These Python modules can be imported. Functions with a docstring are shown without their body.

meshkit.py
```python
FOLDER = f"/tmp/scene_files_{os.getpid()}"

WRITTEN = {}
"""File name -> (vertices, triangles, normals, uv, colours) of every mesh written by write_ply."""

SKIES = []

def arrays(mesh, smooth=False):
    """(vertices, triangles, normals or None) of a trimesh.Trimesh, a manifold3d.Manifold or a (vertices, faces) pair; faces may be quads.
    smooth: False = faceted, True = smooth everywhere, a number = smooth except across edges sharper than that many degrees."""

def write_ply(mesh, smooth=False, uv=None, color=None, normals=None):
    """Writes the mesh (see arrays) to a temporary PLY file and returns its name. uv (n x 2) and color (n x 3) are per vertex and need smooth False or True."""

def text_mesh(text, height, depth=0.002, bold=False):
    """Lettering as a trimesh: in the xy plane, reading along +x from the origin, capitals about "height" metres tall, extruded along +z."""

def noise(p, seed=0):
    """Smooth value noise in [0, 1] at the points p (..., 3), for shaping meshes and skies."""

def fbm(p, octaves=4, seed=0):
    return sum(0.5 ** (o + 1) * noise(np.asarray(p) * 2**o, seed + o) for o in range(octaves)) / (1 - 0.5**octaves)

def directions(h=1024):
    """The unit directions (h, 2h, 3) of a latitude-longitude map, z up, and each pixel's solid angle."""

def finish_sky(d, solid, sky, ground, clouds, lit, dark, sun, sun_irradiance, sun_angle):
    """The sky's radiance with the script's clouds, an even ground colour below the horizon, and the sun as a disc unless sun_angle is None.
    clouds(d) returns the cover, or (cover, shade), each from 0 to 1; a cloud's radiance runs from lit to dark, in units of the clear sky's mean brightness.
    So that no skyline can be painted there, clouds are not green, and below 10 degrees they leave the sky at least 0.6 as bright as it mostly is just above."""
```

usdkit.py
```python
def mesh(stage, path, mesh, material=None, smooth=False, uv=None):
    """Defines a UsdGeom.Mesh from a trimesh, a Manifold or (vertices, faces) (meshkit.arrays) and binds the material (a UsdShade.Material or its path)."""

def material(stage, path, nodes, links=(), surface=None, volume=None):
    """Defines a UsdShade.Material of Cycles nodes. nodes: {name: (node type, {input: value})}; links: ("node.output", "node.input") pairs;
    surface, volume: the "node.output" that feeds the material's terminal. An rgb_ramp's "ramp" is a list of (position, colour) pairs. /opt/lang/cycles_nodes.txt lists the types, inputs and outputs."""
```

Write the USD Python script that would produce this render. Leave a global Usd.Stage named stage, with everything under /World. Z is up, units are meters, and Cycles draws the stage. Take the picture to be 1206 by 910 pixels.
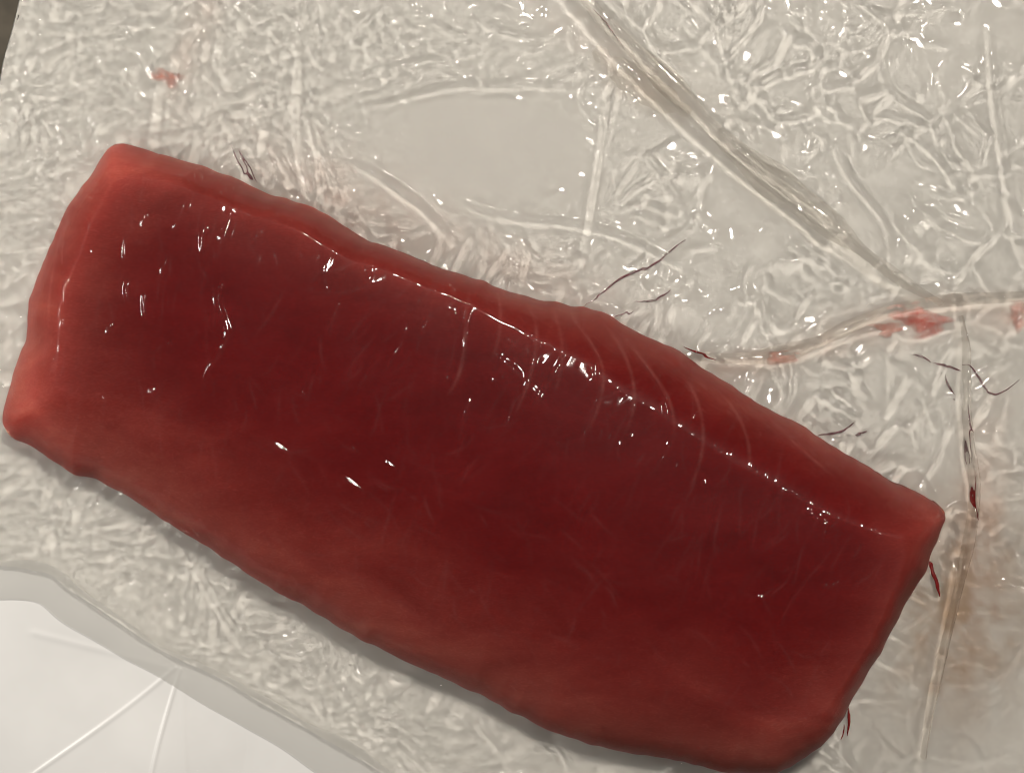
import math, random
import numpy as np
from scipy import ndimage
from pxr import Usd, UsdGeom, UsdLux, Gf, Sdf
import usdkit, meshkit

random.seed(7)
rng = np.random.default_rng(7)
stage = Usd.Stage.CreateInMemory()
UsdGeom.SetStageUpAxis(stage, 'Z'); UsdGeom.SetStageMetersPerUnit(stage, 1.0)
UsdGeom.Xform.Define(stage, '/World'); UsdGeom.Scope.Define(stage, '/World/Looks')

# ---------------------------------------------------------------- camera, lamps
S = 0.0002            # metres per photograph pixel on the table
CAM = 0.46            # camera height above the table
cam = UsdGeom.Camera.Define(stage, '/World/camera')
cam.AddTranslateOp().Set(Gf.Vec3d(0, 0, CAM))
cam.CreateFocalLengthAttr(28.0)
cam.CreateHorizontalApertureAttr(28.0 * 1206 * S / CAM)
cam.CreateClippingRangeAttr(Gf.Vec2f(0.02, 20.0))
cam.CreateExposureAttr(0.0)

def aim(light, pos, target):
    p, t = np.array(pos, float), np.array(target, float)
    z = (p - t) / np.linalg.norm(p - t)
    x = np.cross([0, 1, 0.01], z); x /= np.linalg.norm(x); y = np.cross(z, x)
    m = np.eye(4); m[0, :3], m[1, :3], m[2, :3], m[3, :3] = x, y, z, p
    UsdGeom.Xformable(light).AddTransformOp().Set(Gf.Matrix4d(*m.ravel().tolist()))

key = UsdLux.DiskLight.Define(stage, '/World/key_lamp')
key.CreateRadiusAttr(0.034); key.CreateIntensityAttr(120.0); key.CreateColorAttr(Gf.Vec3f(1.0, 0.95, 0.87))
aim(key, (-0.34, 0.05, 0.28), (-0.02, 0, 0))
lamp = UsdLux.DiskLight.Define(stage, '/World/ceiling_lamp')
lamp.CreateRadiusAttr(0.045); lamp.CreateIntensityAttr(740.0); lamp.CreateColorAttr(Gf.Vec3f(1.0, 0.92, 0.82))
aim(lamp, (0.16, 0.36, 0.86), (0.05, 0.03, 0))
room = UsdLux.DomeLight.Define(stage, '/World/room_light')     # the dim even light of the room
room.CreateIntensityAttr(0.03); room.CreateColorAttr(Gf.Vec3f(1.0, 0.93, 0.85))

# ---------------------------------------------------------------- helpers
names = {}
def path(name, parent='/World'):
    k = (parent, name); n = names.get(k, 0); names[k] = n + 1
    return f'{parent}/{name}' + (f'_{n:03d}' if n else '')
def tag(prim, label=None, cat=None, group=None, kind=None):
    for k, v in (('label', label), ('category', cat), ('group', group), ('kind', kind)):
        if v: prim.SetCustomDataByKey(k, v)
    return prim
def obj(name, m, material, parent='/World', smooth=True):
    return usdkit.mesh(stage, path(name, parent), m, material, smooth=smooth).GetPrim()
def W(px, py, z=0.0):
    """a place in the photograph, seen at height z, as a point of the scene"""
    k = S * (CAM - z) / CAM
    return (np.asarray(px, float) - 603) * k, (455 - np.asarray(py, float)) * k
def grid_faces(ny, nx, keep=None):
    a = np.arange(ny * nx).reshape(ny, nx)
    q = np.stack([a[:-1, :-1], a[1:, :-1], a[1:, 1:], a[:-1, 1:]], -1)
    q = q[keep] if keep is not None else q.reshape(-1, 4)
    return np.vstack([q[:, [0, 1, 2]], q[:, [0, 2, 3]]])
def compact(v, f):
    used = np.unique(f); ix = np.full(len(v), -1); ix[used] = np.arange(len(used))
    return v[used], ix[f]
def smoothstep(a, b, x):
    t = np.clip((x - a) / (b - a), 0, 1); return t * t * (3 - 2 * t)
def inside(poly, X, Y):
    import shapely
    g = shapely.Polygon(poly).buffer(0); shapely.prepare(g)
    return shapely.contains_xy(g, X.ravel(), Y.ravel()).reshape(X.shape)
def spline(pts, n):
    pts = np.asarray(pts, float)
    if len(pts) < 3: 
        t = np.linspace(0, 1, n)[:, None]; return pts[0] * (1 - t) + pts[-1] * t
    from scipy.interpolate import CubicSpline
    d = np.r_[0, np.cumsum(np.linalg.norm(np.diff(pts, axis=0), axis=1))]
    return CubicSpline(d, pts)(np.linspace(0, d[-1], n))

# ---------------------------------------------------------------- materials
def mat(name, nodes, links, surface): return usdkit.material(stage, '/World/Looks/' + name, nodes, links, surface=surface)

M_counter = mat('dark_counter', {
    'g': ('geometry', {}), 'n': ('noise_texture', {'scale': 160.0, 'detail': 6.0}),
    'r': ('rgb_ramp', {'ramp': [(0.3, (0.022, 0.018, 0.012)), (0.7, (0.042, 0.035, 0.025))]}),
    'p': ('principled_bsdf', {'roughness': 0.6, 'specular_ior_level': 0.2})},
    [('g.position', 'n.vector'), ('n.fac', 'r.fac'), ('r.color', 'p.base_color')], 'p.BSDF')
M_sheet = mat('white_sheet', {
    'a': ('attribute', {'attribute': 'displayColor'}), 'g': ('geometry', {}),
    'n': ('noise_texture', {'scale': 2500.0, 'detail': 3.0}), 'n2': ('noise_texture', {'scale': 60.0, 'detail': 3.0}),
    'm': ('map_range', {'from_min': 0.3, 'from_max': 0.7, 'to_min': 0.93, 'to_max': 1.0}),
    'x': ('mix_color', {'blend_type': 'multiply', 'fac': 1.0}),
    'b': ('bump', {'strength': 0.05, 'distance': 0.0002}),
    'p': ('principled_bsdf', {'roughness': 0.35, 'specular_ior_level': 0.35})},
    [('g.position', 'n.vector'), ('g.position', 'n2.vector'), ('n2.fac', 'm.value'), ('a.color', 'x.a'), ('m.result', 'x.b'), ('n.fac', 'b.height'), ('b.normal', 'p.normal'), ('x.result', 'p.base_color')], 'p.BSDF')
M_gel = mat('clear_wet_plastic', {
    'g': ('geometry', {}), 'n': ('noise_texture', {'scale': 900.0, 'detail': 3.0}),
    'b': ('bump', {'strength': 0.025, 'distance': 0.0003}),
    'r': ('refraction_bsdf', {'color': (1.0, 0.998, 0.99), 'roughness': 0.0, 'IOR': 1.43}), 'f': ('fresnel', {'IOR': 1.43}), 'h': ('math', {'math_type': 'multiply', 'value2': 0.15}),
    's': ('glossy_bsdf', {'color': (1, 1, 1), 'roughness': 0.06}), 'm': ('mix_closure', {})},
    [('g.position', 'n.vector'), ('n.fac', 'b.height'), ('b.normal', 'r.normal'), ('b.normal', 's.normal'), ('f.fac', 'h.value1'), ('h.value', 'm.fac'), ('r.BSDF', 'm.closure1'), ('s.BSDF', 'm.closure2')], 'm.closure')
M_film = mat('clear_film', {
    'g': ('geometry', {}), 'n': ('noise_texture', {'scale': 700.0, 'detail': 4.0, 'roughness': 0.6}),
    'b': ('bump', {'strength': 0.05, 'distance': 0.0003}),
    'l': ('layer_weight', {'blend': 0.5}), 'pw': ('math', {'math_type': 'power', 'value2': 5.0}), 'f': ('map_range', {'from_min': 0.0, 'from_max': 1.0, 'to_min': 0.009, 'to_max': 0.07}),
    'at': ('attribute', {'attribute': 'displayColor'}), 'wm': ('math', {'math_type': 'multiply', 'value2': 0.0065}), 'wd': ('diffuse_bsdf', {'color': (0.75, 0.62, 0.6)}), 'm2': ('mix_closure', {}),
    't': ('transparent_bsdf', {'color': (0.985, 0.985, 0.985)}),
    's': ('glossy_bsdf', {'color': (1, 1, 1), 'roughness': 0.085}), 'm': ('mix_closure', {})},
    [('g.position', 'n.vector'), ('n.fac', 'b.height'), ('b.normal', 's.normal'), ('l.facing', 'pw.value1'), ('pw.value', 'f.value'), ('f.result', 'm.fac'), ('t.BSDF', 'm.closure1'), ('s.BSDF', 'm.closure2'), ('at.fac', 'wm.value1'), ('wm.value', 'm2.fac'), ('m.closure', 'm2.closure1'), ('wd.BSDF', 'm2.closure2')], 'm2.closure')
M_flesh = mat('tuna_flesh', {
    'g': ('geometry', {}), 'a': ('attribute', {'attribute': 'displayColor'}), 'mp': ('mapping', {'rotation': (0, 0, 0.42), 'scale': (1.0, 2.2, 1.0)}),
    'n': ('noise_texture', {'scale': 45.0, 'detail': 6.0, 'roughness': 0.6, 'distortion': 0.6}),
    'r': ('rgb_ramp', {'ramp': [(0.25, (0.80, 0.70, 0.70)), (0.5, (1, 1, 1)), (0.75, (1.2, 1.5, 1.4))]}),
    'x': ('mix_color', {'blend_type': 'multiply', 'fac': 1.0}),
    'mf': ('mapping', {'rotation': (0, 0, -0.75), 'scale': (0.5, 1.3, 1.0)}), 'nf': ('noise_texture', {'scale': 700.0, 'detail': 5.0, 'roughness': 0.7, 'distortion': 3.0}),
    'rf': ('rgb_ramp', {'ramp': [(0.3, (0.9, 0.85, 0.85)), (0.52, (1, 1, 1)), (0.7, (1.14, 1.4, 1.4))]}), 'x2': ('mix_color', {'blend_type': 'multiply', 'fac': 1.0}),
    'n2': ('noise_texture', {'scale': 600.0, 'detail': 4.0}), 'b': ('bump', {'strength': 0.1, 'distance': 0.0003}),
    'p': ('principled_bsdf', {'subsurface_method': 'random_walk', 'roughness': 0.45, 'subsurface_weight': 1.0, 'subsurface_scale': 0.004, 'subsurface_radius': (1.0, 0.25, 0.2), 'specular_ior_level': 0.03})},
    [('g.position', 'mp.vector'), ('mp.vector', 'n.vector'), ('n.fac', 'r.fac'), ('a.color', 'x.a'), ('r.color', 'x.b'), ('g.position', 'mf.vector'), ('mf.vector', 'nf.vector'), ('nf.fac', 'rf.fac'), ('x.result', 'x2.a'), ('rf.color', 'x2.b'), ('x2.result', 'p.base_color'), ('g.position', 'n2.vector'), ('n2.fac', 'b.height'), ('b.normal', 'p.normal')], 'p.BSDF')
def blood(name, col, cover, soft=False):
    if soft:
        return mat(name, {'g': ('geometry', {}), 'n': ('noise_texture', {'scale': 500.0, 'detail': 4.0, 'distortion': 0.5}), 'a': ('attribute', {'attribute': 'displayColor'}),
            'r': ('map_range', {'from_min': 0.3, 'from_max': 0.7, 'to_min': cover * 0.35, 'to_max': cover, 'clamp': True}), 'k': ('math', {'math_type': 'multiply'}),
            'p': ('principled_bsdf', {'base_color': col, 'roughness': 0.2}), 't': ('transparent_bsdf', {}), 'm': ('mix_closure', {})},
            [('g.position', 'n.vector'), ('n.fac', 'r.value'), ('r.result', 'k.value1'), ('a.fac', 'k.value2'), ('k.value', 'm.fac'), ('t.BSDF', 'm.closure1'), ('p.BSDF', 'm.closure2')], 'm.closure')
    return mat(name, {'g': ('geometry', {}), 'n': ('noise_texture', {'scale': 420.0, 'detail': 4.0, 'distortion': 0.5}),
        'r': ('map_range', {'from_min': 0.35, 'from_max': 0.65, 'to_min': cover * 0.4, 'to_max': cover, 'clamp': True}),
        'p': ('principled_bsdf', {'base_color': col, 'roughness': 0.2}), 't': ('transparent_bsdf', {}), 'm': ('mix_closure', {})},
        [('g.position', 'n.vector'), ('n.fac', 'r.value'), ('r.result', 'm.fac'), ('t.BSDF', 'm.closure1'), ('p.BSDF', 'm.closure2')], 'm.closure')
M_dark = blood('dark_blood', (0.15, 0.045, 0.06), 0.72)
M_red = mat('fresh_blood', {'p': ('principled_bsdf', {'base_color': (0.17, 0.006, 0.006), 'roughness': 0.2})}, [], 'p.BSDF')
M_pink = blood('thin_blood', (0.50, 0.075, 0.05), 0.9, True)
M_pale = blood('diluted_blood', (0.52, 0.14, 0.09), 0.65, True)

# ---------------------------------------------------------------- outline of the block (photograph pixels)
OUT = np.array([(127,165),(155,170),(185,180),(235,195),(270,207),(300,222),(330,233),(370,245),(400,262),(430,280),(470,292),(500,305),(530,316),(570,328),(600,340),(640,350),(690,362),(720,372),(760,393),(800,412),(830,432),(870,457),(920,487),(960,509),(1000,535),(1050,561),(1090,580),(1110,593),(1120,605),(1113,624),(1100,650),(1085,685),(1070,712),(1055,740),(1040,766),(1025,796),(1010,825),(1000,845),(985,866),(965,886),(945,902),(925,913),(890,918),(850,914),(820,907),(790,899),(740,890),(700,880),(650,862),(600,838),(560,820),(520,803),(470,780),(430,760),(380,735),(330,705),(280,675),(240,648),(210,628),(180,607),(155,590),(130,575),(105,564),(84,560),(60,547),(35,530),(8,516),(-1,509),(-4,498),(0,470),(10,440),(25,405),(28,380),(30,355),(42,318),(52,290),(70,250),(85,228),(100,205),(115,183)], float)
def resample(p, n):
    q = np.vstack([p, p[:1]]); d = np.r_[0, np.cumsum(np.linalg.norm(np.diff(q, axis=0), axis=1))]
    t = np.linspace(0, d[-1], n, endpoint=False)
    return np.stack([np.interp(t, d, q[:, k]) for k in (0, 1)], 1)
def loop_noise(n, sigma, seed):
    r = np.random.default_rng(seed).normal(size=n); g = ndimage.gaussian_filter1d(r, sigma, mode='wrap'); return g / g.std()
NL = 1400
loop = resample(OUT, NL)
loop = ndimage.gaussian_filter1d(loop, 2.0, axis=0, mode='wrap')
tan = np.roll(loop, -1, 0) - np.roll(loop, 1, 0); tan /= np.linalg.norm(tan, axis=1)[:, None]
nrm = np.stack([tan[:, 1], -tan[:, 0]], 1)                      # outward on a clockwise (picture) loop
loop = loop + nrm * (loop_noise(NL, 9, 1) * 0.8 + loop_noise(NL, 3, 2) * 0.6)[:, None]
SK0, SK1 = np.array((215., 405.)), np.array((880., 690.))
def to_skeleton(p):
    d = SK1 - SK0; t = np.clip(((p - SK0) @ d) / (d @ d), 0, 1); return SK0 + t[:, None] * d

# ---------------------------------------------------------------- strokes drawn into a height field
class Field:
    def __init__(self, x0, y0, x1, y1, step):
        self.xs, self.ys, self.step = np.arange(x0, x1, step), np.arange(y0, y1, step), step
        self.X, self.Y = np.meshgrid(self.xs, self.ys); self.H = np.zeros_like(self.X)
    def stroke(self, pts, amp, width, taper=True, mode='add', asym=0.0, bead=0.0):
        pts = np.asarray(pts, float); r = width * 3.2
        i0, i1 = np.searchsorted(self.xs, [pts[:, 0].min() - r, pts[:, 0].max() + r]); j0, j1 = np.searchsorted(self.ys, [pts[:, 1].min() - r, pts[:, 1].max() + r])
        if i1 <= i0 or j1 <= j0: return
        X, Y = self.X[j0:j1, i0:i1], self.Y[j0:j1, i0:i1]
        best = np.full(X.shape, 1e9); at = np.zeros(X.shape); side = np.zeros(X.shape); n = len(pts) - 1
        for k in range(n):
            a, d = pts[k], pts[k + 1] - pts[k]
            t = np.clip(((X - a[0]) * d[0] + (Y - a[1]) * d[1]) / (d @ d + 1e-9), 0, 1)
            ex, ey = X - a[0] - t * d[0], Y - a[1] - t * d[1]; e = np.hypot(ex, ey); c = e < best
            best = np.where(c, e, best); at = np.where(c, (k + t) / n, at); side = np.where(c, np.sign(d[0] * ey - d[1] * ex), side)
        w = width * (1 + asym * side)
        g = amp * np.exp(-0.5 * (best / w) ** 2)
        if taper: g = g * np.sqrt(np.clip(np.sin(np.pi * np.clip(at, 0.002, 0.998)), 0, 1))
        if bead:
            L = np.linalg.norm(np.diff(pts, axis=0), axis=1).sum(); m = max(3, int(L / 9)); g = g * np.interp(at, np.linspace(0, 1, m), 1 - bead + 2 * bead * np.random.default_rng(int(abs(pts[0, 0] * 7 + pts[0, 1]))).random(m))
        if mode == 'add': self.H[j0:j1, i0:i1] += g
        else: self.H[j0:j1, i0:i1] = np.maximum(self.H[j0:j1, i0:i1], g)
    def noise(self, sigma, seed, stretch=1.0):
        s = sigma / self.step
        g = ndimage.gaussian_filter(np.random.default_rng(seed).normal(size=self.H.shape), (s * stretch, s)); return g / g.std()
    def at(self, px, py):
        return ndimage.map_coordinates(self.H, [(py - self.ys[0]) / self.step, (px - self.xs[0]) / self.step], order=1, mode='nearest')
def squiggle(x, y, ang, length, bend=0.25, n=6):
    pts = [(x - math.cos(ang) * length / 2, y - math.sin(ang) * length / 2)]; a = ang + rng.normal() * bend * 0.5
    for _ in range(n):
        pts.append((pts[-1][0] + math.cos(a) * length / n, pts[-1][1] + math.sin(a) * length / n)); a += rng.normal() * bend
    return pts

# ================================================================ setting: the counter
v = np.array([(-0.6, -0.5, -0.004), (0.6, -0.5, -0.004), (0.6, 0.5, -0.004), (-0.6, 0.5, -0.004), (-0.6, -0.5, -0.03), (0.6, -0.5, -0.03), (0.6, 0.5, -0.03), (-0.6, 0.5, -0.03)])
f = np.array([(0, 1, 2), (0, 2, 3), (4, 6, 5), (4, 7, 6), (0, 4, 5), (0, 5, 1), (1, 5, 6), (1, 6, 2), (2, 6, 7), (2, 7, 3), (3, 7, 4), (3, 4, 0)])
tag(obj('countertop', (v, f), M_counter, smooth=False), 'dark brown counter showing past the corner of the white sheet', 'countertop', kind='structure')

# ================================================================ white sheet under everything
F = Field(-90, -60, 1310, 1010, 3.0)
F.xs = np.unique(np.r_[np.arange(-90, 40, 5.0), np.arange(40, 290, 1.3), np.arange(290, 1310, 5.0)]); F.ys = np.unique(np.r_[np.arange(-60, 730, 5.0), np.arange(730, 930, 1.3), np.arange(930, 1010, 5.0)])
F.X, F.Y = np.meshgrid(F.xs, F.ys); F.H = np.zeros_like(F.X)
def fnoise(size, seed):
    return 4 * (meshkit.fbm(np.stack([F.X / size, F.Y / size, 0 * F.X], -1), 3, seed) - 0.5)
for pts, a, w in (([(206, 786), (150, 832), (95, 872), (20, 925)], 1.3, 1.7), ([(212, 788), (200, 830), (188, 875), (176, 940)], 1.6, 1.6), ([(205, 787), (120, 765), (40, 745)], 0.8, 3), ([(216, 800), (216, 850), (222, 930)], 1.0, 3)):
    F.stroke(spline(pts, 14), a, w, taper=False)
F.H += 0.3 * fnoise(120, 5)
c0, c1 = np.array((206., 787.)), np.array((178., 940.)); cd = (c1 - c0) / np.linalg.norm(c1 - c0)
across = (F.X - c0[0]) * -cd[1] + (F.Y - c0[1]) * cd[0]; along_c = (F.X - c0[0]) * cd[0] + (F.Y - c0[1]) * cd[1]
F.H += 15 * smoothstep(-10, 150, along_c) * np.where(across > 0, np.clip(1 - across / 260, 0, 1), np.clip(1 + across / 100, 0, 1))
edge = np.interp(F.Y, [-60, 0, 30, 75, 110, 150, 400, 700, 1010], [31, 24, 18, 9, 3, -5, -70, -85, -88]) + 3.0 * loop_noise(F.H.shape[0], 6, 8)[:, None]
keep = (F.X[:-1, 1:] > edge[:-1, 1:]) & (F.X[1:, 1:] > edge[1:, 1:])
x, y = W(np.maximum(F.X, edge), F.Y)
v = np.stack([x, y, F.H * S * 0.9], -1).reshape(-1, 3)
top_f = grid_faces(*F.H.shape, keep)
vv, ff = compact(v, top_f)
used = np.unique(top_f)
n0 = len(vv); und = vv.copy(); und[:, 2] = -0.003
e = np.sort(np.vstack([ff[:, [0, 1]], ff[:, [1, 2]], ff[:, [2, 0]]]), 1); eo = np.vstack([ff[:, [0, 1]], ff[:, [1, 2]], ff[:, [2, 0]]])
_, ix, cnt = np.unique(e, axis=0, return_index=True, return_counts=True); b = eo[ix[cnt == 1]]
skirt = np.vstack([np.stack([b[:, 1], b[:, 0], b[:, 0] + n0], 1), np.stack([b[:, 1], b[:, 0] + n0, b[:, 1] + n0], 1)])
sheet = usdkit.mesh(stage, path('white_sheet'), (np.vstack([vv, und]), np.vstack([ff, skirt])), M_sheet, smooth=True)
from pxr import Vt
def paint(m, c): UsdGeom.PrimvarsAPI(m).CreatePrimvar('displayColor', Sdf.ValueTypeNames.Color3fArray, 'vertex').Set(Vt.Vec3fArray.FromNumpy(np.asarray(c, np.float32)))
paint(sheet, np.ones((2 * n0, 3)) * (0.375, 0.377, 0.377))
tag(sheet.GetPrim(), 'smooth white plastic sheet with sharp folded creases lying under the wet bag', 'sheet')

# ================================================================ wet clear bag, spread flat round the block
BG = Field(-70, -50, 1290, 990, 1.3)
X, Y = BG.X, BG.Y
def blob(cx, cy, rx, ry, ang=0.0):
    dx, dy = X - cx, Y - cy; u = (dx * math.cos(ang) + dy * math.sin(ang)) / rx; w = (-dx * math.sin(ang) + dy * math.cos(ang)) / ry
    return np.exp(-(u * u + w * w))
side = (X - 603) * 0.45 - (Y - 300) * -0.0
left = 1 - smoothstep(330, 560, X - 0.0 * Y)
right = smoothstep(640, 800, X)
calm = np.clip(1 - 0.95 * np.clip(1.5 * blob(560, 175, 150, 75, -0.05), 0, 1), 0, 1) * (1 - 0.75 * smoothstep(640, 740, Y) * smoothstep(980, 1050, X)) * (1 - 0.35 * smoothstep(1150, 1180, X))
wx, wy = 11 * BG.noise(30, 31) + 2.2 * BG.noise(7, 33), 11 * BG.noise(30, 32) + 2.2 * BG.noise(7, 34)
def warped(a):
    return ndimage.map_coordinates(a, [(Y + wy - BG.ys[0]) / BG.step, (X + wx - BG.xs[0]) / BG.step], order=1, mode='reflect')
from scipy.spatial import cKDTree
def web(count, seed, sx=1.0, sy=1.0):
    """distance in pixels to the nearest line of an irregular net"""
    q = np.random.default_rng(seed).uniform((-120 * sx, -100 * sy), (1340 * sx, 1040 * sy), (count, 2)); tr = cKDTree(q)
    p = np.stack([((X + wx) * sx).ravel(), ((Y + wy) * sy).ravel()], 1); d, i = tr.query(p, k=2)
    return ((d[:, 1] ** 2 - d[:, 0] ** 2) / (2 * np.linalg.norm(q[i[:, 0]] - q[i[:, 1]], axis=1) + 1e-9)).reshape(X.shape)
def ridge(d, w): return np.exp(-0.5 * (d / w) ** 2)
def patchy(sigma, seed, lo=-0.6, hi=1.2): return smoothstep(lo, hi, BG.noise(sigma, seed)) * 1.6
big, small = web(760, 51), web(1900, 52, 1.0, 0.8)
net = ridge(big, 3.2) * 2.3 * patchy(30, 53, -1.2, 0.8) + ridge(small, 2.5) * 1.0 * patchy(22, 54, 0.1, 1.2) + 0.12 * BG.noise(5, 41) + BG.noise(12, 42) * 1.0 + BG.noise(26, 43) * 1.5
net_d = warped(BG.noise(4.2, 44, 0.7)) * 0.8 + BG.noise(9, 45) * 0.9
BG.H += calm * (right * net + (1 - right) * net_d * (0.7 + 0.3 * left))          # heights in pixels
CR = Field(-70, -50, 1290, 990, 1.3)
for _ in range(2600):
    x, y = rng.uniform(-60, 1280), rng.uniform(-40, 980)
    if 330 < x < 480 and rng.random() < 0.2: continue
    if x > 480 and rng.random() < (0.72 if x < 800 or y > 640 else 0.78): continue
    base = -0.7 if x < 250 else (1.1 if y < 330 and x < 520 else (0.7 if y > 560 else rng.choice([1.5, 0.6, -0.3])))
    L = rng.uniform(12, 42) if x < 480 else rng.uniform(14, 70)
    CR.stroke(squiggle(x, y, base + rng.normal() * 0.75, L), rng.choice([1, 1, -0.8]) * rng.uniform(0.8, 2.6), rng.uniform(1.7, 3.6))
BG.H += 1.2 * CR.H * np.clip(calm + 0.1, 0, 1)
# long wrinkles and folds that the photograph shows one by one
LONG = [([(640, -30), (690, 25), (735, 75), (790, 128), (850, 183), (920, 238), (1000, 300), (1060, 340), (1110, 362)], 9.0, 5.0),
        ([(690, -10), (745, 50), (800, 105), (835, 140), (890, 190), (905, 200)], 9, 4.0), ([(835, 145), (880, 190), (960, 250), (1050, 325), (1095, 350)], 8, 3.6),
        ([(895, 195), (960, 235), (985, 262)], 7, 3.4), ([(720, 95), (712, 150), (700, 230), (685, 310)], 3.5, 3.0), ([(735, 90), (722, 150), (712, 200)], 2, 2.5),
        ([(560, 110), (600, 98), (650, 100), (720, 97)], 2.4, 3), ([(420, 128), (480, 112), (560, 98), (620, 105)], 2.6, 3.0),
        ([(810, 430), (850, 418), (900, 420), (960, 405), (1030, 370), (1090, 357), (1150, 352), (1240, 345)], 7, 5.0), ([(900, 430), (950, 415), (1010, 392), (1060, 385)], 4, 3),
        ([(1130, 370), (1135, 430), (1135, 500), (1145, 580), (1140, 640)], 5, 3.5), ([(1140, 600), (1122, 700), (1105, 790), (1080, 920)], 5, 4.0), ([(1165, 20), (1172, 110), (1185, 200), (1200, 300)], 5, 4.0),
        ([(345, 20), (352, 90), (350, 150), (360, 210), (375, 250)], 4, 3.0), ([(360, 130), (385, 190), (400, 240)], 4, 2.6), ([(270, 160), (290, 195), (305, 225)], 4, 2.6), ([(320, 165), (345, 210)], 3.5, 2.6), ([(372, 150), (378, 200), (392, 250)], 4, 2.6),
        ([(190, 95), (187, 130), (183, 175)], 3.5, 3.0), ([(245, 15), (225, 45), (205, 80)], 3.5, 2.6), ([(80, 30), (85, 60), (70, 90)], 3, 2.6),
        ([(415, 190), (470, 220), (510, 255), (540, 290)], 4.5, 4.0), ([(440, 200), (470, 225), (500, 240)], 3, 3), ([(540, 235), (600, 255), (690, 265), (760, 290), (830, 330)], 4, 3.5), ([(760, 180), (790, 230), (780, 280)], 3, 3),
        ([(60, 600), (62, 640), (58, 690)], 4, 4.5), ([(225, 650), (245, 690), (275, 740), (310, 790)], 5, 4.0), ([(180, 610), (215, 640), (235, 670)], 4, 4.0), ([(560, 850), (590, 880), (610, 920)], 4, 3.0), ([(640, 862), (665, 885), (672, 915)], 4, 3.0), ([(390, 790), (420, 840), (440, 900)], 3, 3.5),
        ([(845, 0), (855, 60), (872, 110)], 3.5, 2.6), ([(862, 0), (858, 55)], 3, 2.6), ([(960, 30), (962, 75), (970, 130), (1010, 140)], 3, 2.6), ([(1060, 150), (1110, 190), (1135, 235)], 3.2, 2.8), ([(1050, 255), (1085, 290), (1105, 315)], 3.2, 2.8), ([(985, 165), (1000, 205), (1025, 235), (1050, 275)], 3.2, 2.8)]
for pts, a, w in LONG:
    BG.stroke(spline(pts, max(10, 4 * len(pts))), a * 0.9, w, asym=0.25)
for _ in range(95):                                                   # tension wrinkles that leave the block square to its edge
    k = rng.integers(NL); p, n = loop[k], nrm[k]
    L = rng.uniform(16, 60); t = tan[k] * rng.normal() * 8
    BG.stroke([p - n * 6, p + n * L * 0.5 + t * 0.4, p + n * L + t], rng.uniform(1.2, 3.2), rng.uniform(1.8, 3.2))
for cx, cy, r in ((990, 335, 6), (1152, 482, 7), (1148, 412, 5), (866, 160, 4)):   # small bubbles pressed flat
    d = np.hypot((X - cx) / 1.3, Y - cy); BG.H += 2.5 * np.exp(-0.5 * ((d - r) / 1.8) ** 2)
ins = inside(loop, X, Y); dist = ndimage.distance_transform_edt(~ins) * BG.step; deep = ndimage.distance_transform_edt(ins) * BG.step
BG.H += 5 * np.exp(-dist / 12) * (0.7 + 0.3 * BG.noise(25, 61)) + 17.0    # mean depth 17 px = 3.4 mm, drawn up where it meets the block
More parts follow.
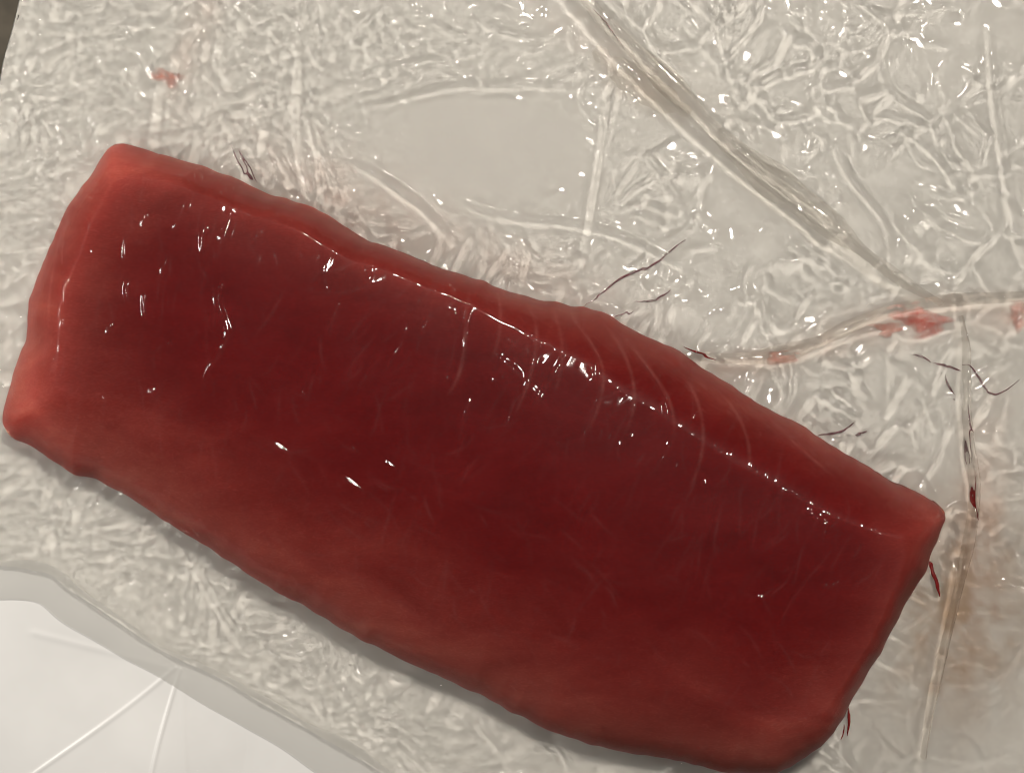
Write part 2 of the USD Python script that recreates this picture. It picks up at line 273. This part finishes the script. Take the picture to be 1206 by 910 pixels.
# the bag's own border, bottom left and left
BORDER = np.array([(-60, 676), (20, 682), (56, 690), (75, 708), (110, 730), (160, 762), (206, 788), (260, 818), (320, 852), (370, 882), (420, 908), (480, 945), (560, 985), (1300, 985), (1300, -45), (28, -45), (20, 0), (14, 30), (4, 75), (-2, 110), (-11, 150), (-66, 300)])
BL = resample(BORDER, 900); BL += np.stack([loop_noise(900, 7, 11), loop_noise(900, 7, 12)], 1) * 1.6
inb = inside(BL, X, Y); rim = ndimage.distance_transform_edt(inb) * BG.step
flat = smoothstep(0, 1, rim / np.where((Y > 640) & (X < 600), 55.0, 7.0))
lip = 0.35 * np.exp(-0.5 * ((rim - 8) / 5) ** 2)
thin = np.where((Y > 640) & (X < 620), 1.0, 0.0)
BG.H = np.maximum(BG.H, 2.0) * ((0.05 + 0.95 * flat) * (1 - thin) + flat * thin) - 1.6 * (1 - flat) * thin + 2 * lip * (1 - flat)
keep = inb & (deep < 22)
kq = keep[:-1, :-1] & keep[1:, :-1] & keep[:-1, 1:] & keep[1:, 1:]
x, y = W(X, Y, 0.003)
v = np.stack([x, y, BG.H * S], -1).reshape(-1, 3)
vv, ff = compact(v, grid_faces(*BG.H.shape, kq))
eo = np.vstack([ff[:, [0, 1]], ff[:, [1, 2]], ff[:, [2, 0]]]); e = np.sort(eo, 1)
_, ix, cnt = np.unique(e, axis=0, return_index=True, return_counts=True); b = eo[ix[cnt == 1]]
bi = np.unique(b); m_ = np.full(len(vv), -1); m_[bi] = np.arange(len(bi)) + len(vv)
import shapely
k = S * (CAM - 0.003) / CAM; bp = shapely.points(vv[bi, 0] / k + 603, 455 - vv[bi, 1] / k); ring = shapely.LinearRing(BL)      # an even rim instead of the grid's steps
near = shapely.distance(ring, bp) < 3; on = shapely.get_coordinates(shapely.line_interpolate_point(ring, shapely.line_locate_point(ring, bp[near])))
vv[bi[near], 0], vv[bi[near], 1] = W(on[:, 0], on[:, 1], 0.003)
low = vv[bi].copy(); low[:, 2] = -0.0015
skirt = np.vstack([np.stack([b[:, 1], b[:, 0], m_[b[:, 0]]], 1), np.stack([b[:, 1], m_[b[:, 0]], m_[b[:, 1]]], 1)])
bag = UsdGeom.Xform.Define(stage, path('plastic_bag')).GetPrim()
tag(bag, 'clear wrinkled wet plastic bag spread flat around the red fish block', 'plastic bag')
# added pale layer under the film: lost brightness put into its colour; blood-stained
B = Field(-90, -60, 1310, 1010, 4.0)
stain_shade_noise = 4 * (meshkit.fbm(np.stack([B.X / 18, B.Y / 18, 0 * B.X], -1), 3, 21) - 0.5)
# stains of thin blood; the dark brown lower-right patch is shade painted in
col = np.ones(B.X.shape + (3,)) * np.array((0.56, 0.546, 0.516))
def stain_or_shade(cx, cy, rx, ry, ang, c, k):
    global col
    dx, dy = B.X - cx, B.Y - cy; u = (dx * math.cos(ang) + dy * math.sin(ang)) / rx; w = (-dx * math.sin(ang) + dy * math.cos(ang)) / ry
    g = np.clip(k * np.exp(-(u * u + w * w)) * (0.75 + 0.35 * stain_shade_noise), 0, 1)[..., None]
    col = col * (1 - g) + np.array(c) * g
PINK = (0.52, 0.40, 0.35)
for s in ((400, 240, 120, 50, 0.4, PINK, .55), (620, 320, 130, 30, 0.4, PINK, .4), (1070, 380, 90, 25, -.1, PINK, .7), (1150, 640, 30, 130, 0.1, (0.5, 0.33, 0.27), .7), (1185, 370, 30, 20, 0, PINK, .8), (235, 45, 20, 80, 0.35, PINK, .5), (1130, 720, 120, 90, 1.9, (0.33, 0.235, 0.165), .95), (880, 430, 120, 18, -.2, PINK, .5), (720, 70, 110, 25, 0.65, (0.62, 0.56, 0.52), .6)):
    stain_or_shade(*s)
ring_in = inside(BL, B.X, B.Y); gap = ndimage.distance_transform_edt(ring_in) * 4.0
kb = ring_in & (gap > np.where((B.Y > 640) & (B.X < 620), 15, 7)); kb = kb[:-1, :-1] & kb[1:, :-1] & kb[:-1, 1:] & kb[1:, 1:]
x, y = W(B.X, B.Y)
bv = np.stack([x, y, np.clip(0.4 * BG.at(B.X, B.Y) * S, 0.00012, 0.0005) + 0.00002 * stain_shade_noise], -1).reshape(-1, 3); bf = grid_faces(*B.X.shape, kb); used = np.unique(bf); bv, bf = compact(bv, bf)
eo = np.vstack([bf[:, [0, 1]], bf[:, [1, 2]], bf[:, [2, 0]]]); _, ix, cnt = np.unique(np.sort(eo, 1), axis=0, return_index=True, return_counts=True); be = np.unique(eo[ix[cnt == 1]])
inner = shapely.Polygon(BL).buffer(0).buffer(-7).exterior; q = shapely.points(bv[be, 0] / S + 603, 455 - bv[be, 1] / S); ok = shapely.distance(inner, q) < 9
on = shapely.get_coordinates(shapely.line_interpolate_point(inner, shapely.line_locate_point(inner, q[ok]))); bv[be[ok], 0], bv[be[ok], 1] = W(on[:, 0], on[:, 1])
inner = shapely.Polygon(BL).buffer(0).buffer(-15).exterior; q = shapely.points(bv[be, 0] / S + 603, 455 - bv[be, 1] / S); ok = (shapely.distance(inner, q) < 9) & (bv[be, 1] < -0.036) & (bv[be, 0] < 0)
on = shapely.get_coordinates(shapely.line_interpolate_point(inner, shapely.line_locate_point(inner, q[ok]))); bv[be[ok], 0], bv[be[ok], 1] = W(on[:, 0], on[:, 1])
back = usdkit.mesh(stage, path('added_pale_layer', str(bag.GetPath())), (bv, bf), M_sheet, smooth=True); paint(back, col.reshape(-1, 3)[used])
obj('wet_film', (np.vstack([vv, low]), np.vstack([ff, skirt])), M_gel, str(bag.GetPath()))

M_seam = mat('milky_seam', {'t': ('transparent_bsdf', {'color': (0.97, 0.97, 0.96)}), 'd': ('diffuse_bsdf', {'color': (0.5, 0.495, 0.48)}), 'tr': ('translucent_bsdf', {'color': (0.5, 0.495, 0.48)}), 'a': ('mix_closure', {'fac': 0.5}), 'm': ('mix_closure', {'fac': 0.5})},
    [('d.BSDF', 'a.closure1'), ('tr.BSDF', 'a.closure2'), ('t.BSDF', 'm.closure1'), ('a.closure', 'm.closure2')], 'm.closure')
sc = spline([(-64, 682), (20, 690), (54, 698), (72, 714), (107, 737), (157, 769), (203, 794), (257, 824), (317, 857), (367, 888), (417, 914), (477, 951)], 220)
st = np.gradient(sc, axis=0); st /= np.linalg.norm(st, axis=1)[:, None]; sq = np.stack([st[:, 1], -st[:, 0]], 1); rows = []
sw = 42 + 5 * ndimage.gaussian_filter1d(rng.normal(size=220), 8) * 4
for s_ in np.linspace(0, 1, 9):
    p = sc + sq * ((s_ - 0.36) * sw)[:, None]; x, y = W(p[:, 0], p[:, 1], 0.003)
    rows.append(np.stack([x, y, (np.maximum(BG.at(p[:, 0], p[:, 1]), 1.5) + 1.5 + 2.5 * math.sin(math.pi * s_)) * S], 1))
obj('seam', (np.vstack(rows), grid_faces(9, 220)), M_seam, str(bag.GetPath()))
# pleats: doubled strips of the film lying over the flat sheet
M_pleat = mat('doubled_film', {'g': ('geometry', {}), 'n': ('noise_texture', {'scale': 300.0, 'detail': 3.0}), 'b': ('bump', {'strength': 0.15, 'distance': 0.0006}),
    't': ('transparent_bsdf', {'color': (0.875, 0.86, 0.84)}), 's': ('glossy_bsdf', {'color': (1, 1, 1), 'roughness': 0.06}), 'm': ('mix_closure', {'fac': 0.05})},
    [('g.position', 'n.vector'), ('n.fac', 'b.height'), ('b.normal', 's.normal'), ('t.BSDF', 'm.closure1'), ('s.BSDF', 'm.closure2')], 'm.closure')
def pleat(pts, width, side=0.5, n=160, m=12):
    c = spline(pts, n); t = np.gradient(c, axis=0); t /= np.linalg.norm(t, axis=1)[:, None]; q = np.stack([-t[:, 1], t[:, 0]], 1)
    u = np.linspace(0, 1, n); w = width * np.clip(np.sin(np.pi * np.clip(u, 0.02, 0.98)), 0, 1) ** 0.4 * (0.8 + 0.35 * ndimage.gaussian_filter1d(rng.normal(size=n), 6) * 2.2)
    rows = []
    for s_ in np.linspace(0, 1, m):
        p = c + q * ((s_ - side) * w)[:, None]; wob = ndimage.gaussian_filter1d(rng.normal(size=n), 4)
        rows.append(np.concatenate([p, (BG.at(p[:, 0], p[:, 1]) + 4 + 16 * math.sin(math.pi * s_) ** 0.5 + 0.8 * wob)[:, None]], 1))
    R = np.array(rows); x, y = W(R[..., 0], R[..., 1], 0.003)
    return np.stack([x, y, R[..., 2] * S], -1).reshape(-1, 3), grid_faces(m, n)
for pts, w in (([(668, -30), (735, 50), (800, 112), (850, 165), (920, 222), (1000, 285), (1060, 330), (1105, 358)], 36), ([(700, 60), (760, 105), (812, 135)], 40),
               ([(806, 420), (850, 422), (900, 420), (960, 403), (1030, 372), (1090, 357), (1150, 352), (1240, 345)], 20),
               ([(1128, 372), (1136, 430), (1137, 500), (1146, 580), (1138, 640), (1120, 720), (1100, 800), (1085, 890)], 17)):
    obj('pleat', pleat(pts, w), M_pleat, str(bag.GetPath()))

# ================================================================ the block of tuna
T = 0.026
ang = np.arctan2(-(nrm[:, 1]), nrm[:, 0])
import shapely
cut = [int(np.argmin(np.hypot(*(loop - c).T))) for c in ((130, 168), (1116, 604), (928, 912), (0, 512))]
SIDES = [shapely.LineString(np.take(loop, np.arange(cut[k], cut[k] + ((cut[(k + 1) % 4] - cut[k]) % NL) + 1) % NL, axis=0)) for k in range(4)]   # top, right, bottom, left
for sd in SIDES: shapely.prepare(sd)
def shoulder(p):
    """how far (0 at the outline, 1 on the flat top) a place has come over the rounded shoulder, and the distances to the four cut faces"""
    q = shapely.points(p[:, 0], p[:, 1]); D = np.stack([shapely.distance(sd, q) for sd in SIDES])
    d = np.clip(-4.0 * np.log(np.exp(-D / 4.0).sum(0)), 0, None)
    w = np.exp(-D / 22.0); w /= w.sum(0)
    I = w[0] * (34 + 46 * smoothstep(520, 780, p[:, 0])) + w[1] * 40 + w[2] * 112 + w[3] * 62
    return np.clip(d / I, 0, 1), w[3] + 0.25 * w[0] + 0.6 * w[1], D
skel = to_skeleton(loop); DS = np.linalg.norm(skel - loop, axis=1)
def block(n_rings, offset=0.0, relief=None, every=1):
    """rings from the foot of the block up its side, over the shoulder and in to the middle line"""
    L, sk, ds = loop[::every], skel[::every], DS[::every]
    zs, V = 0.005, []
    for u in np.linspace(0, 1, 6)[:-1]:                                # undercut foot
        p = L + (sk - L) * (3 * (1 - u) ** 2 / ds)[:, None]; x, y = W(p[:, 0], p[:, 1], 0.011)
        V.append(np.stack([x, y, np.full(len(L), 0.0003 + (zs - 0.0003) * u)], 1))
    for u in np.linspace(0, 1, n_rings):                               # up the side, over the shoulder, in to the middle
        p = L + (sk - L) * (0.6 * u ** 1.7 + 0.4 * u ** 3)[..., None]
        g, lf, _ = shoulder(p); px = 1 / (1.08 + 0.32 * lf); h = np.clip(1 - (1 - g) ** (2 * px), 0, 1) ** (0.5 / px)
        dome = T + 0.0016 * (1 - np.clip(((p[:, 0] - 603) * -0.395 + (p[:, 1] - 560) * 0.919) / 170, -1, 1) ** 2)
        x, y = W(p[:, 0], p[:, 1], 0.011)
        V.append(np.stack([x, y, zs + (dome - zs) * h], 1))
    V = np.array(V); nr, nl = V.shape[:2]
    P = V.reshape(-1, 3)
    q = P * np.array([45, 45, 45.0]); lump = (meshkit.fbm(q, 2, 3) - 0.5) * 0.0018
    N = vertex_normals(V)
    up = smoothstep(0.001, 0.006, P[:, 2])
    P = P + N * (lump * up + offset)[:, None]
    if relief is not None: P = P + N * (relief(P) * up)[:, None]
    a = np.arange(nr * nl).reshape(nr, nl); bq = np.roll(a, -1, 1)
    f = np.vstack([np.stack([a[:-1], a[1:], bq[1:]], -1).reshape(-1, 3), np.stack([a[:-1], bq[1:], bq[:-1]], -1).reshape(-1, 3)])
    K = 500                                                            # the last ring closes along the middle line
    d = SK1 - SK0; t = ((sk - SK0) @ d) / (d @ d); last = a[-1]; kid = np.round(t * K).astype(int); first = {}
    for i, kk in zip(last, kid): first.setdefault(kk, i)
    mp = np.arange(len(P)); mp[last] = [first[kk] for kk in kid]; f = mp[f]
    f = f[(f[:, 0] != f[:, 1]) & (f[:, 1] != f[:, 2]) & (f[:, 0] != f[:, 2])]
    if offset != 0.0: P, f = compact(P, f)
    if offset == 0.0:                                                  # close the foot of the flesh
        c = len(P); P = np.vstack([P, P[:nl].mean(0)]); f = np.vstack([f, np.stack([np.full(nl, c), a[0], np.roll(a[0], -1)], 1)])
    return P, f
def vertex_normals(V):
    du = np.roll(V, -1, 1) - np.roll(V, 1, 1); dv = np.gradient(V, axis=0)
    n = np.cross(dv, du).reshape(-1, 3); n /= np.maximum(np.linalg.norm(n, axis=1), 1e-12)[:, None]
    if n[len(n) // 2, 2] < 0: n = -n
    return n
FW = Field(-40, 130, 1150, 940, 1.5)
CW = Field(-40, 130, 1150, 940, 1.5)        # where the film is whitened by its creases
WR = [  # film wrinkles read from the photograph: points, height, width (pixels)
    ([(222, 228), (212, 255), (203, 285)], 3.2, 3.6), ([(240, 265), (238, 300)], 2.4, 3), ([(272, 248), (264, 280), (252, 310)], 2.6, 3), ([(170, 250), (168, 275)], 2, 2.4), ([(305, 270), (300, 285)], 2, 2.4), ([(150, 270), (147, 310)], 1.6, 2.4), ([(195, 300), (190, 330)], 1.8, 2.6),
    ([(150, 325), (150, 345), (153, 360)], 2.2, 2.6), ([(168, 340), (172, 375)], 2, 2.4), ([(130, 380), (127, 395)], 1.8, 2.2), ([(265, 330), (262, 372), (268, 390), (250, 430), (241, 470)], 2.6, 2.8), ([(78, 265), (77, 330), (75, 395)], 3.2, 2.4), ([(123, 462), (122, 490), (118, 512)], 2.4, 2.6), ([(80, 480), (76, 505)], 2.2, 3), ([(160, 535), (153, 585)], 2.2, 2.4), ([(180, 455), (178, 470)], 1.8, 2.4), ([(62, 415), (64, 430)], 2, 2.2),
    ([(520, 332), (505, 355)], 2.2, 2.2), ([(478, 385), (465, 420), (450, 440)], 2.4, 2.4), ([(502, 380), (498, 395)], 2.4, 2.2), ([(533, 365), (524, 375)], 2, 2), ([(558, 360), (550, 390), (543, 440), (530, 460)], 1.8, 2.0),
    ([(615, 345), (630, 370), (630, 410), (620, 455), (605, 485)], 2.6, 2.2), ([(628, 388), (614, 405)], 2, 1.8), ([(672, 360), (690, 400), (705, 430), (703, 470), (692, 500), (687, 545)], 2.8, 2.2), ([(672, 410), (650, 445), (632, 480)], 2.2, 1.8), ([(702, 440), (680, 465), (665, 480)], 2, 1.8), ([(735, 400), (765, 440), (785, 480), (787, 510)], 2.4, 2.2), ([(760, 462), (738, 490), (722, 520), (712, 550)], 2.4, 1.8), ([(797, 510), (780, 540), (765, 560)], 2.2, 2),
    ([(553, 470), (548, 490), (540, 520)], 1.8, 1.8), ([(600, 492), (593, 505)], 2, 1.8), ([(830, 485), (815, 490)], 2, 2), ([(690, 370), (740, 395), (800, 425), (870, 475), (940, 530), (1010, 570), (1080, 592)], 3.4, 4.5), ([(740, 382), (800, 430), (850, 480)], 1.6, 2.6),
    ([(882, 470), (920, 510), (965, 550)], 2.2, 2.4), ([(935, 578), (945, 590)], 2, 2.2), ([(950, 600), (975, 620)], 2, 2.0), ([(1030, 610), (1032, 628)], 2.2, 2), ([(895, 700), (912, 730)], 1.6, 2), ([(470, 705), (474, 718)], 2, 2), ([(580, 655), (577, 690), (560, 745)], 1.6, 2), ([(645, 835), (640, 850)], 2.2, 2.6), ([(605, 800), (610, 812)], 2, 2), ([(668, 800), (670, 812)], 2, 2.2), ([(843, 825), (850, 835)], 2, 2),
    ([(570, 410), (620, 450), (650, 490)], 1.2, 3), ([(400, 560), (430, 580)], 1.4, 2), ([(305, 515), (340, 535), (355, 550)], 1.5, 2), ([(450, 330), (400, 345), (350, 340)], 1.2, 3)]
for pts, a, w in WR: FW.stroke(spline(pts, max(6, 3 * len(pts))), a * (1.0 if len(pts) < 5 else 0.75), w, bead=0.5)
for _ in range(2300):                                                   # the many faint ones
    x, y = rng.uniform(-20, 1120), rng.uniform(160, 920)
    c = (x - SK0[0]) * (SK1[1] - SK0[1]) / (SK1[0] - SK0[0]) + SK0[1]
    base = 1.75 if x < 300 else (2.05 if y < c else (0.75 if rng.random() < .7 else 1.9))
    sq_ = squiggle(x, y, base + rng.normal() * 0.22, rng.uniform(10, 75), 0.16); FW.stroke(sq_, rng.uniform(0.12, 0.45) if x < 330 else rng.uniform(0.2, 0.85), rng.uniform(1.5, 2.4))
    CW.stroke(sq_, rng.random() ** 2, rng.uniform(0.8, 1.3), mode='max', bead=0.5)
for _ in range(45):                                                   # pin-head bumps
    x, y = rng.uniform(-20, 1120), rng.uniform(160, 920)
    FW.stroke([(x, y), (x + rng.normal() * 3, y + rng.normal() * 3)], rng.uniform(0.6, 1.6), rng.uniform(1.5, 2.2), taper=False)
FW.H += 0.05 * FW.noise(4, 71) + (0.12 + 0.22 * np.exp(-((FW.Y - 225 - 0.34 * (FW.X - 150) - 20 * smoothstep(400, 900, FW.X)) / 55) ** 2)) * 0.5 * FW.noise(10, 72, 0.6) + 0.75 * np.exp(-((FW.Y - 225 - 0.34 * (FW.X - 150) - 20 * smoothstep(400, 900, FW.X)) / 50) ** 2) * FW.noise(17, 73, 0.5)
def wrinkles(P):
    k = S * (CAM - P[:, 2]) / CAM
    return FW.at(P[:, 0] / k + 603, 455 - P[:, 1] / k) * S
SINEW = [[(555, 345), (550, 390), (543, 440), (530, 465)], [(605, 345), (628, 375), (630, 415), (618, 460), (606, 488)], [(668, 362), (690, 400), (706, 432), (702, 475), (690, 505)], [(735, 400), (765, 440), (785, 480), (786, 512)],
         [(700, 372), (760, 400), (830, 440)], [(880, 468), (930, 520), (975, 560)], [(80, 260), (76, 330), (74, 400)], [(640, 350), (655, 380), (660, 420), (652, 460)], [(770, 415), (815, 470), (820, 520), (805, 570)], [(585, 340), (590, 380), (580, 425)], [(705, 375), (735, 425), (742, 470), (730, 510)], [(830, 450), (870, 505), (872, 550)]]
tuna = UsdGeom.Xform.Define(stage, path('tuna_block')).GetPrim()
tag(tuna, 'long dark red block of raw tuna sealed in tight clear film', 'fish')
TP = str(tuna.GetPath())
fp, ff = block(170)
nrings = (len(fp) - 1) // len(loop); flesh_all = fp; used_f = np.unique(ff); _m = np.full(len(fp), -1); _m[used_f] = np.arange(len(used_f)); ff = _m[ff]; fp = fp[used_f]
flesh = usdkit.mesh(stage, path('flesh', TP), (fp, ff), M_flesh, smooth=True)
k = S * (CAM - 0.011) / CAM; fx, fy = fp[:, 0] / k + 603, 455 - fp[:, 1] / k
_, _, D4 = shoulder(np.stack([fx, fy], 1)); D4 = np.where(inside(loop, fx, fy), D4, 0)
rim_d = np.stack([D4[0] / 34, D4[1] / 40, D4[2] / 80, D4[3] / 70]) / (0.7 + 0.6 * meshkit.fbm(fp * 60, 3, 4))
pale = np.clip(np.exp(-np.clip(rim_d, 0, None) ** 1.3).sum(0), 0, 1)[:, None]      # paler rim: glow of light through the thin edges, put into the colour
SN = Field(-40, 130, 1150, 940, 1.5)
for pts in SINEW: SN.stroke(spline(pts, 14), 1.0, 1.25, bead=0.5, mode='max')
sn = (0.055 * np.clip(SN.at(fx, fy), 0, 1) * smoothstep(0.012, 0.02, fp[:, 2]))[:, None]
fc = np.array((0.056, 0.0017, 0.0021)) * (1 - pale) + (np.array((0.125, 0.024, 0.019)) + np.array((0.075, 0.018, 0.014)) * np.clip(np.exp(-rim_d[2]) + np.exp(-rim_d[3]), 0, 1)[:, None]) * pale
fc = fc * (1 - sn) + np.array((0.45, 0.22, 0.19)) * sn
UsdGeom.PrimvarsAPI(flesh).CreatePrimvar('displayColor', Sdf.ValueTypeNames.Color3fArray, 'vertex').Set(Vt.Vec3fArray.FromNumpy(fc.astype(np.float32)))
cp, cf = block(250, 0.0003, wrinkles)
film = usdkit.mesh(stage, path('clinging_film', TP), (cp, cf), M_film, smooth=True)
for pts, a, w in WR: CW.stroke(spline(pts, max(6, 3 * len(pts))), 0.6, 1.3, mode='max', bead=0.5)
k = S * (CAM - cp[:, 2]) / CAM; paint(film, np.clip(CW.at(cp[:, 0] / k + 603, 455 - cp[:, 1] / k), 0, 1)[:, None] * np.ones(3))

# ================================================================ blood in the bag
def streak(pts, width, z, n=26):
    c = spline(pts, n); c = c + np.stack([ndimage.gaussian_filter1d(rng.normal(size=n), 3), ndimage.gaussian_filter1d(rng.normal(size=n), 3)], 1) * 0.03 * len(pts) * np.linalg.norm(c[-1] - c[0]) / 3
    x, y = W(c[:, 0], c[:, 1], z); t = np.gradient(np.stack([x, y], 1), axis=0); t /= np.linalg.norm(t, axis=1)[:, None]
    u = np.linspace(0, 1, n); w = width * S * 0.30 * np.clip(np.sin(np.pi * np.clip(u, .03, .97)) ** 0.6, .1, 1) * (0.65 + 0.6 * ndimage.gaussian_filter1d(rng.random(n), 1.2))
    k = 8; a = np.arange(k) / k * 2 * math.pi
    V = np.array([[(x[i] - t[i, 1] * math.cos(b) * w[i], y[i] + t[i, 0] * math.cos(b) * w[i], z + math.sin(b) * w[i] * 0.5) for b in a] for i in range(n)])
    ids = np.arange(n * k).reshape(n, k); nx = np.roll(ids, -1, 1)
    f = np.vstack([np.stack([ids[:-1], ids[1:], nx[1:]], -1).reshape(-1, 3), np.stack([ids[:-1], nx[1:], nx[:-1]], -1).reshape(-1, 3)])
    return V.reshape(-1, 3), f
def spot(cx, cy, rx, ry, z, seed, n=40):
    r = 1 + 0.22 * loop_noise(n, 1.6, seed); a = np.arange(n) / n * 2 * math.pi
    rows = []
    for s, h in ((1, 0), (0.96, 0.35), (0.8, 0.7), (0.5, 0.95), (0.02, 1)):
        x, y = W(cx + rx * r * s * np.cos(a), cy - ry * r * s * np.sin(a), z); rows.append(np.stack([x, y, np.full(n, z + h * 0.0004)], 1))
    ids = np.arange(5 * n).reshape(5, n); nx = np.roll(ids, -1, 1)
    f = np.vstack([np.stack([ids[:-1], nx[:-1], nx[1:]], -1).reshape(-1, 3), np.stack([ids[:-1], nx[1:], ids[1:]], -1).reshape(-1, 3)])
    return np.vstack(rows), f
for pts, w, z, m, label in (
    ([(690, 361), (735, 331), (775, 306), (810, 286)], 4.5, .0010, M_dark, 'longest thin dark streak of blood leaving the upper edge of the block'),
    ([(748, 355), (768, 354), (790, 343)], 4, .0010, M_dark, 'short curved dark streak just right of the longest blood streak'),
    ([(722, 374), (733, 370), (746, 365)], 4, .0010, M_dark, 'tiny dark streak touching the block under the longest blood streak'),
    ([(962, 511), (985, 509), (1009, 500)], 4.5, .0010, M_dark, 'dark red streak running right from the block beside a tiny dash'),
    ([(1005, 514), (1020, 508)], 4.5, .0010, M_dark, 'tiny grey dash under the dark red streak right of the block'),
    ([(1074, 417), (1085, 420), (1096, 426)], 4.5, .0010, M_dark, 'short dark dash under the pink blood spot'),
    ([(1099, 427), (1115, 431), (1132, 437)], 5, .0010, M_dark, 'thick dark dash in the middle of the row under the pink blood spot'),
    ([(1134, 430), (1146, 434), (1153, 444), (1200, 449)], 4, .0010, M_dark, 'hooked dark streak running to the right edge of the picture'),
    ([(1110, 440), (1115, 452), (1124, 466)], 5, .0010, M_dark, 'slanting dark dash below the row of dashes'),
    ([(1136, 478), (1142, 498), (1140, 520), (1142, 545)], 5, .0010, M_dark, 'upright dark purple streak on the right-hand wrinkle'),
    ([(1147, 560), (1144, 585), (1152, 612)], 4, .0010, M_red, 'red streak at the lower end of the right-hand wrinkle'),
    ([(1094, 660), (1100, 678), (1107, 702)], 8, .0030, M_red, 'fat red drop of blood trailing from the right end of the block'),
    ([(998, 828), (999, 845), (998, 866)], 6, .0030, M_red, 'longer red trickle at the lower right corner of the block'),
    ([(993, 852), (992, 860), (990, 870)], 4, .0030, M_red, 'smaller red trickle at the lower right corner of the block'),
    ([(274, 172), (288, 196), (302, 218)], 4, .0010, M_dark, 'dark streak meeting the upper edge of the block near its left end'),
    ([(806, 408), (822, 416), (842, 424)], 4, .0030, M_red, 'dull red thread lying along the upper edge of the block'),
    ([(696, 8), (716, 28), (734, 56)], 3.5, .0012, M_dark, 'dark purple thread inside the long diagonal fold at the top')):
    tag(obj('blood_streak', streak(pts, w, z), m), label, 'blood streak')
for cx, cy, rx, ry, m, label in (
    (1085, 375, 24, 13, M_pink, 'bright pink spot of blood on the fold right of the block'),
    (1046, 388, 18, 8, M_pale, 'pale pink blot just left of the bright pink blood spot'),
    (197, 92, 15, 9, M_pale, 'small pink blood smear above the left corner of the block'),
    (1200, 372, 10, 14, M_pale, 'orange pink blot cut by the right edge of the picture'),
    (920, 421, 13, 5, M_pale, 'faint pink smear on the fold close to the block')):
    o = obj('blood_spot', spot(cx, cy, rx * 1.25, ry * 1.25, 0.0008, int(cx)), m); tag(o, label, 'blood spot')
    paint(UsdGeom.Mesh(o), np.repeat([0.0, 0.12, 0.5, 0.9, 1.0], 40)[:, None] * np.ones(3))
